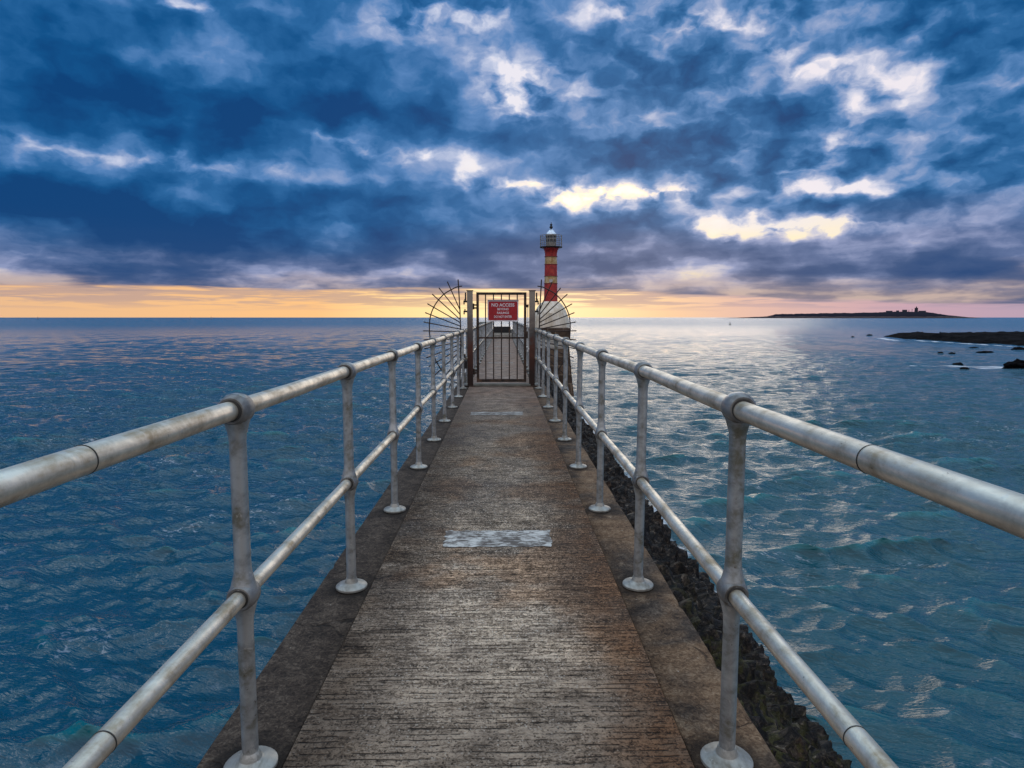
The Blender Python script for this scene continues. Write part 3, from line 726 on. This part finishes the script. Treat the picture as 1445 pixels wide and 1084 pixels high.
# sign
s = empty('warning_sign', (-.001, GY-.035, 1.532)); tag(s, 'red sign with white lettering reading NO ACCESS, hung on the gate', 'sign')
def rrect(bm, hw, hh, r, y0, y1):
    pts = []
    for (cx, cy, a0) in ((hw-r, hh-r, 0), (-hw+r, hh-r, 90), (-hw+r, -hh+r, 180), (hw-r, -hh+r, 270)):
        for k in range(6):
            a = math.radians(a0+90*k/5); pts.append((cx+r*math.cos(a), cy+r*math.sin(a)))
    A = [bm.verts.new((x, y0, z)) for x, z in pts]; B = [bm.verts.new((x, y1, z)) for x, z in pts]
    bm.faces.new(A); bm.faces.new(B[::-1])
    n = len(A)
    for k in range(n): bm.faces.new((A[k], A[(k+1) % n], B[(k+1) % n], B[k]))
bm = bmesh.new(); rrect(bm, .312, .212, .03, .006, .000); obj('border', bm, M['signwhite'], s)
bm = bmesh.new(); rrect(bm, .293, .186, .026, -.0005, -.004); obj('panel', bm, M['signred'], s)
bm = bmesh.new(); bx(bm, -.31, .315, -.006, .008, .192, .222, .004); obj('top_edge', bm, M['signgrey'], s)
def text(body, w, h, zc):
    cu = bpy.data.curves.new('lettering', 'FONT'); cu.body = body; cu.align_x = 'CENTER'; cu.align_y = 'CENTER'; cu.size = 1
    cu.extrude = .02; cu.offset = .018
    o = bpy.data.objects.new('lettering', cu); C.objects.link(o)
    bpy.context.view_layer.update()
    me = bpy.data.meshes.new_from_object(o.evaluated_get(bpy.context.evaluated_depsgraph_get())); bpy.data.objects.remove(o)
    xs_ = [v.co.x for v in me.vertices]; ys_ = [v.co.y for v in me.vertices]
    sx = w/(max(xs_)-min(xs_)); sy = h/(max(ys_)-min(ys_)); cx = (max(xs_)+min(xs_))/2; cy = (max(ys_)+min(ys_))/2
    for v in me.vertices:
        v.co = Vector(((v.co.x-cx)*sx, -.0052-v.co.z*.04, (v.co.y-cy)*sy+zc))
    me.name = 'lettering'
    return link('lettering', me, M['signwhite'], s)
text('NO ACCESS', .46, .066, .118)
text('BEYOND', .225, .045, .035)
text('RAILINGS', .24, .045, -.040)
text('DO NOT ENTER', .36, .048, -.118)

# spiked fans beside the gate
def fan(sgn, label):
    cxm = -.063
    t = empty('spiked_fan', (cxm, GY-.10, 0)); tag(t, label, 'spiked fan', 'fans of steel spikes beside the gate')
    k = .01439
    def P(px, py):       # half-fan drawn in metres from measured offsets
        return Vector((sgn*px*k, 0, EYE-(py-448)*k*1.012))
    raw = lambda a, b: P(705.8-(a/6.775+590), b/6.775+390)
    spokes = [((295, 72), (407, 322)), ((217, 127), (407, 365)), ((155, 184), (408, 412)), ((110, 271), (410, 441)),
              ((88, 352), (411, 475)), ((73, 437), (412, 502)), ((68, 518), (413, 527))]
    ax = 560
    low = [((a[0]+4, 2*ax-a[1]), (b[0]+1, 2*ax-b[1])) for a, b in spokes]
    allsp = spokes + [((72, 602), (413, 560))] + low[::-1]
    def depth(v):        # the fan is dished slightly outwards
        return v
    bm = bmesh.new(); tube(bm, [raw(392, 42), raw(407, 330), raw(413, 560), raw(409, 800), raw(398, 1075)], .0125, 8); obj('upright', bm, M['spike'], t)
    for a, b in allsp:
        A, B = raw(*a), raw(*b)
        bm = bmesh.new(); tube(bm, [A, B], .0105, 8)
        d = (A-B).normalized(); tube(bm, [A-d*.01, A+d*.025], [.014, .008], 8)
        obj('spike', bm, M['spike'], t)
    arc = [(430, 103), (380, 112), (325, 138), (262, 175), (205, 232), (160, 300), (130, 375), (118, 460), (119, 540), (124, 600)]
    arc += [(128, 645), (145, 720), (172, 792), (212, 862), (262, 930), (325, 985), (400, 1018)]
    pts = [raw(*q) for q in arc]
    for p_ in pts: p_.y = -.014
    # smooth
    fine = []
    for i in range(len(pts)-1):
        p0 = pts[max(i-1, 0)]; p1 = pts[i]; p2 = pts[i+1]; p3 = pts[min(i+2, len(pts)-1)]
        for u in (0, .25, .5, .75):
            fine.append(.5*((2*p1)+(-p0+p2)*u+(2*p0-5*p1+4*p2-p3)*u*u+(-p0+3*p1-3*p2+p3)*u**3))
    fine.append(pts[-1])
    bm = bmesh.new(); tube(bm, fine, .0115, 8); obj('arc', bm, M['spike'], t, None, True, 60)
fan(-1, 'half-wheel of dark spikes over the sea left of the gate')
fan(1, 'half-wheel of dark spikes right of the gate, in front of the lighthouse')

# ------------------------------------------------------------------ pier head
def frust(bm, base, top, z0, z1):
    A = [bm.verts.new((x, y, z0)) for x, y in base]; B = [bm.verts.new((x, y, z1)) for x, y in top]
    bm.faces.new(A[::-1]); bm.faces.new(B); n = len(A)
    for k in range(n): bm.faces.new((A[k], A[(k+1) % n], B[(k+1) % n], B[k]))
ph = empty('pier_head', (0, 29.4, 0)); tag(ph, 'dark stone pier head widening to carry the lighthouse', 'pier head', kind='structure')
def sub(bm, n, amt, fr):
    bmesh.ops.subdivide_edges(bm, edges=bm.edges[:], cuts=n, use_grid_fill=True)
    for v in bm.verts:
        d = mnoise.noise_vector(v.co*fr)
        v.co += d*amt
bm = bmesh.new()
frust(bm, [(.90, 0), (3.42, 0), (6.0, 30), (.90, 30)], [(.90, .3), (3.05, .3), (5.55, 30), (.90, 30)], -3.2, -.02)
sub(bm, 24, .06, .9)
obj('lower_platform', bm, M['masonry'], ph)
bm = bmesh.new()
frust(bm, [(.92, 17.0), (4.92, 17.0), (5.5, 30.5), (.92, 30.5)], [(.92, 17.05), (4.86, 17.05), (5.45, 30.5), (.92, 30.5)], -.6, .62)
sub(bm, 14, .03, 1.2)
obj('upper_platform', bm, M['masonry'], ph)
bm = bmesh.new(); bx(bm, -1.5, .90, 16.6, 30.5, -3.2, .30); obj('end_platform', bm, M['side'], ph)
for k in range(2):
    bm = bmesh.new(); bx(bm, -.70, .62, 15.45+.40*k+.01, 16.59, .006+.15*k, .145+.15*k, .015); bx(bm, -.70, .62, 15.44+.40*k, 15.50+.40*k, .14+.15*k, .158+.15*k)
    obj('step', bm, M['pale'], ph)
bm = bmesh.new(); bx(bm, -.70, .55, 46.3, 46.9, .302, .74, .03)
tag(obj('low_wall', bm, M['darkstone']), 'black low wall closing the far end of the walkway', 'wall')
# pale block courses left of the walkway near the head
t = empty('stone_bench', (-1.25, 40.0, 0)); tag(t, 'low pale stone block courses left of the walkway near the pier head', 'stone blocks')
for k, (z0, z1, mt) in enumerate(((-.25, .0, 'darkstone'), (.0, .30, 'pale'), (.30, .46, 'darkstone'), (.46, .70, 'pale'), (.70, .82, 'darkstone'), (.82, 1.12, 'greystone'))):
    bm = bmesh.new()
    if k == 5: bx(bm, -.34, .40, -1, 2.0, z0, z1, .12)
    else: bx(bm, -.46+.004*k, .40-.004*k, -1.6, 2.4, z0+.001, z1, .02)
    obj('stone_course', bm, M[mt], t)
bm = bmesh.new(); bx(bm, -1.75, -.96, 37.9, 46, -3.2, -.252)
obj('side_buttress', bm, M['masonry'], ph).matrix_parent_inverse = Matrix.Translation((0, -29.4, 0))

# ------------------------------------------------------------------ lighthouse
lh = empty('lighthouse', (3.74, 50.4, 0)); tag(lh, 'small red and cream banded lighthouse with railed lantern gallery on the pier head', 'lighthouse')
bm = bmesh.new(); lathe(bm, [(1.50, .60), (1.50, .72), (1.44, 1.1), (1.36, 1.5), (1.22, 1.9), (1.02, 2.25), (.80, 2.50), (.62, 2.62), (.50, 2.66)], 40)
obj('base', bm, M['lhbase'], lh, None, True, 50)
bm = bmesh.new(); lathe(bm, [(.54, 2.55), (.52, 3.4), (.50, 4.4), (.485, 5.4), (.465, 6.1), (.475, 6.35), (.53, 6.6), (.62, 6.74), (.62, 6.76)], 40)
obj('tower', bm, M['tower'], lh, None, True, 50)
for z in (4.03, 4.60, 5.50, 6.10):
    bm = bmesh.new(); r = .51 if z < 5 else .485
    lathe(bm, [(r, z-.025), (r+.03, z-.02), (r+.03, z+.02), (r, z+.025)], 40); obj('band_ring', bm, M['redpaint'], lh, None, True, 40)
bm = bmesh.new(); lathe(bm, [(.60, 6.765), (.86, 6.79), (.88, 6.80), (.88, 6.85), (.60, 6.855)], 40); gd = obj('gallery', bm, M['black'], lh)
for k in range(12):
    a = 2*PI*k/12+.1
    bm = bmesh.new(); tube(bm, [(.84*math.cos(a), .84*math.sin(a), 6.85), (.84*math.cos(a), .84*math.sin(a), 7.72)], .020, 8); obj('baluster', bm, M['lantern'], gd)
for z in (7.72, 7.42, 7.12):
    bm = bmesh.new(); tube(bm, [(.84*math.cos(2*PI*k/36), .84*math.sin(2*PI*k/36), z) for k in range(37)], .018, 8, False); obj('hand_rail', bm, M['lantern'], gd)
bm = bmesh.new(); lathe(bm, [(.415, 6.856), (.415, 7.16), (.40, 7.17)], 16); obj('lantern_wall', bm, M['lantern'], lh)
bm = bmesh.new(); lathe(bm, [(.375, 7.171), (.375, 7.66)], 16); lr = obj('lantern_glass', bm, M['glass'], lh)
for k in range(10):
    a = 2*PI*k/10
    bm = bmesh.new(); tube(bm, [(.39*math.cos(a), .39*math.sin(a), 7.165), (.39*math.cos(a), .39*math.sin(a), 7.665)], .024, 6); obj('mullion', bm, M['lantern'], lr)
bm = bmesh.new(); lathe(bm, [(.405, 7.39), (.42, 7.40), (.42, 7.44), (.405, 7.45)], 24); obj('mullion', bm, M['lantern'], lr)
bm = bmesh.new(); lathe(bm, [(.43, 7.665), (.45, 7.68), (.45, 7.76), (.43, 7.78)], 24); obj('eaves', bm, M['lantern'], lh)
bm = bmesh.new(); lathe(bm, [(.42, 7.781), (.36, 7.90), (.25, 8.03), (.14, 8.14), (.07, 8.20)], 24); rf = obj('roof', bm, M['roof'], lh, None, True, 50)
bm = bmesh.new(); lathe(bm, [(.07, 8.19), (.06, 8.25), (.12, 8.30), (.14, 8.36), (.10, 8.43), (.05, 8.47), (.10, 8.52), (.10, 8.57), (.03, 8.62), (.02, 8.74)], 16); obj('finial', bm, M['black'], rf, None, True, 50)
bm = bmesh.new(); bx(bm, -.20, .20, -1.5, -1.30, .62, 1.75, .02); obj('hatch', bm, M['lhbase'], lh)
bm = bmesh.new(); bx(bm, -.16, .10, -.53, -.50, 4.1, 4.34, .01); obj('window', bm, M['farwhite'], lh)

# ------------------------------------------------------------------ reef and rocks
def rock_mesh(name, rx, ry, h, seed, nu=40, nv=20):
    bm = bmesh.new(); bmesh.ops.create_icosphere(bm, subdivisions=4, radius=1)
    o = Vector((seed*7.1, seed*3.3, seed))
    for v in bm.verts:
        d = v.co.copy()
        n1 = mnoise.fractal(d*1.6+o, 1, 2, 5)
        n2 = mnoise.cell(d*2.6+o)
        v.co = d*(1+.35*n1+.10*n2); v.co.x *= rx; v.co.y *= ry; v.co.z = v.co.z*h if v.co.z > 0 else v.co.z*h*.4
    return bm
def az_pt(az, dist): a = math.radians(az); return (dist*math.sin(a), dist*math.cos(a))
# flat reef shelf
def reef():
    n, m = 420, 130
    x = np.linspace(40, 190, n)[:, None]; y = np.linspace(62, 150, m)[None]
    X = x+0*y; Yy = y+0*x
    # near edge from (60,98) to (80,82) and on; far edge about y=118
    near_e = 67.5 + np.maximum(0, Yy-95)*.17 + fbm(Yy/5, X*0+2, 4)*5
    inside = np.minimum(X-near_e, 121+(X-70)*.25-Yy+fbm(X/6, X*0+9, 4)*6)
    inside = np.minimum(inside, (Yy-79)+(X-67)*.25+fbm(X/3, X*0+4, 4)*5)
    e = np.clip(inside/2.2, -1, 1)
    z = SEA + np.where(e > 0, .15+e*.62, e*1.6) + (fbm(X/3.1, Yy/2.2, 5))*.85*np.clip(e+.4, 0, 1) + fbm(X/14, Yy/9, 3)*.5*np.clip(e, 0, 1)
    z = np.floor(z/.17)*.17*.6+z*.4
    V = np.stack([X, Yy, z], -1).reshape(-1, 3)
    o = link('reef', grid_mesh('reef', V, n, m, False), M['reef']); tag(o, 'long flat black rock shelf breaking the water at the right', kind='structure')
reef()
def rock(x, y, rx, ry, h, seed, label, group='black rocks around the reef'):
    o = obj('rock', rock_mesh('rock', rx, ry, h, seed), M['reef'], None, (x, y, SEA), False); tag(o, label, 'rock', group); return o
ROCKS = [
    (37.1, 45.11, 1.15, 0.69, 0.55, 1, 'big black rock with foam around it at the right edge of the picture'),
    (35.06, 48.57, 0.38, 0.25, 0.16, 2, 'small wet rock in the white foam left of the big rock'),
    (32.63, 44.54, 0.27, 0.25, 0.13, 3, 'second small wet rock, just below the one in the white foam'),
    (56.51, 75.86, 0.55, 0.33, 0.13, 4, 'flat rock below the middle of the reef shelf'),
    (50.42, 65.83, 0.88, 0.53, 0.15, 5, 'long low flat rock just below the reef shelf'),
    (58.55, 71.6, 0.72, 0.43, 0.28, 6, 'dark rock at the right edge just below the reef shelf'),
    (44.71, 64.58, 0.25, 0.25, 0.13, 7, 'left of two tiny rocks below the reef shelf'),
    (45.49, 63.93, 0.25, 0.25, 0.14, 8, 'right of two tiny rocks below the reef shelf'),
    (64.5, 117.01, 0.26, 0.25, 0.21, 9, 'lone tiny rock farthest left of the reef'),
    (74.2, 128.47, 0.57, 0.34, 0.26, 10, 'small rock second farthest left of the reef'),
    (74.12, 119.03, 0.33, 0.25, 0.26, 11, 'tiny rock just off the left tip of the reef'),
    (79.56, 121.18, 1.14, 0.69, 0.94, 12, 'rounded boulder standing on the left end of the reef'),
    (89.24, 125.77, 0.42, 0.25, 0.7, 13, 'small boulder standing on the middle of the reef'),
    (90.32, 130.85, 0.29, 0.25, 0.58, 14, 'smallest boulder standing on the reef, between the other two')]
for r_ in ROCKS: rock(*r_)

# ------------------------------------------------------------------ island
def island():
    D = 3000.; k = D/900.
    prof = [(1005, 0), (1025, .4), (1046, 1.0), (1083, 2.6), (1095, 5.6), (1154, 6.6), (1215, 7.2), (1246, 7.8), (1268, 8.6), (1305, 8.2), (1323, 6.2), (1339, 3.8), (1363, 1.8), (1379, .8), (1392, 0)]
    az = [math.atan((p-710)/900) for p, _ in prof]
    n, m = 500, 40
    A = np.linspace(az[0], az[-1], n); H = np.interp(A, az, [h for _, h in prof])*k*.92/np.cos(A)
    H = H*(1+.12*fbm(A*120, A*0+1, 4)) + fbm(A*400, A*0+5, 2)*1.5*np.clip(H/5, 0, 1)
    t = np.linspace(0, 1, m); bulge = np.clip(np.sin(t*PI), 0, 1)**.45
    dist = D/np.cos(A)
    V = np.zeros((n, m, 3))
    for j in range(m):
        dd = dist + (t[j]-.5)*500*np.clip(H/18, .05, 1)
        V[:, j, 0] = np.sin(A)*dd; V[:, j, 1] = np.cos(A)*dd
        V[:, j, 2] = SEA-.6 + (H+.6)*bulge[j]*(1+.08*fbm(A*300, A*0+j*.7, 3))
    o = link('island', grid_mesh('island', V.reshape(-1, 3), n, m), M['island']); tag(o, 'low dark island on the horizon', kind='structure')
    def at(px): 
        a = math.atan((px-710)/900); dd = D/math.cos(a); return (math.sin(a)*dd, math.cos(a)*dd), float(np.interp(a, az, [h for _, h in prof]))*k*.92/math.cos(a)+SEA, a
    def bld(px, w, h, label, dep=8, cat='building', roof=True):
        (x, y), z, a = at(px)
        t = empty('cottage', (x, y, z-4), -a); tag(t, label, cat)
        ww = w*k/2
        bm = bmesh.new(); bx(bm, -ww, ww, -dep/2, dep/2, 0, 4+h*k); obj('wall', bm, M['farwall'], t)
        if roof:
            bm = bmesh.new(); zt = 4+h*k
            vs = [bm.verts.new(q) for q in ((-ww-.4, -dep/2-.4, zt), (ww+.4, -dep/2-.4, zt), (ww+.4, dep/2+.4, zt), (-ww-.4, dep/2+.4, zt), (-ww-.4, 0, zt+2.4), (ww+.4, 0, zt+2.4))]
            for f in ((0, 1, 5, 4), (2, 3, 4, 5), (0, 4, 3), (1, 2, 5), (0, 3, 2, 1)): bm.faces.new([vs[i] for i in f])
            obj('roof', bm, M['farwall'], t)
    bld(1256, 8, 1.0, 'low dark building at the left end of the island cluster')
    bld(1268, 3.5, .9, 'smallest dark hut between the buildings on the island')
    bld(1278, 6, 2.0, 'dark house left of the tower on the island')
    bld(1303, 9, .8, 'long low dark building right of the tower on the island')
    (x, y), z, a = at(1294.5)
    t = empty('island_tower', (x, y, z-4), -a); tag(t, 'square dark lighthouse tower on the distant island', 'tower')
    bm = bmesh.new(); frust(bm, [(-7.5, -7), (7.5, -7), (7.5, 7), (-7.5, 7)], [(-6.6, -6.5), (6.6, -6.5), (6.6, 6.5), (-6.6, 6.5)], 0, 20); obj('wall', bm, M['farwall'], t)
    bm = bmesh.new(); bx(bm, -7.6, 7.6, -7.4, 7.4, 20.01, 22); obj('parapet', bm, M['farwall'], t)
    bm = bmesh.new(); lathe(bm, [(2.2, 22.01), (2.2, 26), (2.8, 26.2), (.8, 28.5)], 12); obj('lantern', bm, M['farwall'], t)
    for px, hh, lab in ((1284, 7.5, 'thin mast left of the island tower'), (1288.5, 11, 'taller thin mast just left of the island tower')):
        (x, y), z, a = at(px)
        bm = bmesh.new(); tube(bm, [(0, 0, -2), (0, 0, 2+hh)], [1.0, .7], 6); bx(bm, -1.6, 1.6, -.8, .8, hh*.75, hh*.75+1.6)
        o = obj('mast', bm, M['farwall'], None, (x, y, z)); tag(o, lab, 'mast')
island()

# ------------------------------------------------------------------ boats and buoy
def yacht(px, dist, h, label, sail=True):
    a = math.atan((px-710)/900); d = dist/math.cos(a)
    t = empty('sailing_boat' if sail else 'ship', (math.sin(a)*d, math.cos(a)*d, SEA), random.uniform(-.5, .5)); tag(t, label, 'boat')
    L = h*.8
    bm = bmesh.new()
    sec = [(-.5, .10, .12), (-.2, .16, .13), (.15, .15, .14), (.5, .01, .17)]
    R = [[bm.verts.new((s_*L, -w_*L, z_*L)) for z_ in (0,)] + [bm.verts.new((s_*L, -w_*L*1.1, f*L)), bm.verts.new((s_*L, w_*L*1.1, f*L)), bm.verts.new((s_*L, w_*L, 0))] for s_, w_, f in sec]
    for A, B in zip(R, R[1:]):
        for k in range(4): bm.faces.new((A[k], A[(k+1) % 4], B[(k+1) % 4], B[k]))
    bm.faces.new(R[0]); bm.faces.new(R[-1][::-1])
    obj('hull', bm, M['farwall'], t)
    if sail:
        bm = bmesh.new(); tube(bm, [(0, 0, .1*L), (0, 0, h)], .06, 6); obj('mast', bm, M['farwall'], t)
        bm = bmesh.new(); vs = [bm.verts.new(q) for q in ((-.02*L, 0, h*.97), (-.02*L, .0, h*.22), (-.42*L, .06*L, h*.22))]; bm.faces.new(vs); obj('sail', bm, M['farwhite'], t)
        bm = bmesh.new(); vs = [bm.verts.new(q) for q in ((.02*L, 0, h*.85), (.02*L, .03, h*.2), (.45*L, .05*L, h*.18))]; bm.faces.new(vs); obj('sail', bm, M['farwhite'], t)
    else:
        bm = bmesh.new(); bx(bm, -.3*L, .05*L, -.06*L, .06*L, .15*L, .30*L); obj('cabin', bm, M['farwall'], t)
yacht(38, 5200, 14, 'tiny dark ship on the horizon at the far left', False)
yacht(63.5, 1500, 6.0, 'small pale sailing boat right of the tiny dark ship, far left')
yacht(274, 1700, 6.5, 'leftmost of the two small sailing boats left of the pier')
yacht(303, 1500, 6.5, 'rightmost of the two small sailing boats left of the pier')
bx_, by_ = 330*math.sin(.342), 330*math.cos(.342)
t = empty('buoy', (bx_, by_, SEA)); tag(t, 'tiny dark buoy afloat between the lighthouse and the island', 'buoy')
bm = bmesh.new(); lathe(bm, [(.30, -.2), (.5, 0), (.5, .25), (.2, .4)], 12); obj('float', bm, M['black'], t)
bm = bmesh.new(); lathe(bm, [(.16, .41), (.12, 1.0), (.28, 1.05), (.02, 1.4)], 8); obj('topmark', bm, M['black'], t)

# ------------------------------------------------------------------ render settings
SC.render.engine = 'CYCLES'
SC.cycles.use_denoising = True
try: SC.cycles.denoiser = 'OPENIMAGEDENOISE'
except Exception: pass
SC.cycles.max_bounces = 6; SC.cycles.diffuse_bounces = 2; SC.cycles.glossy_bounces = 3
SC.view_settings.view_transform = 'Standard'; SC.view_settings.look = 'None'; SC.view_settings.exposure = 0; SC.view_settings.gamma = 1
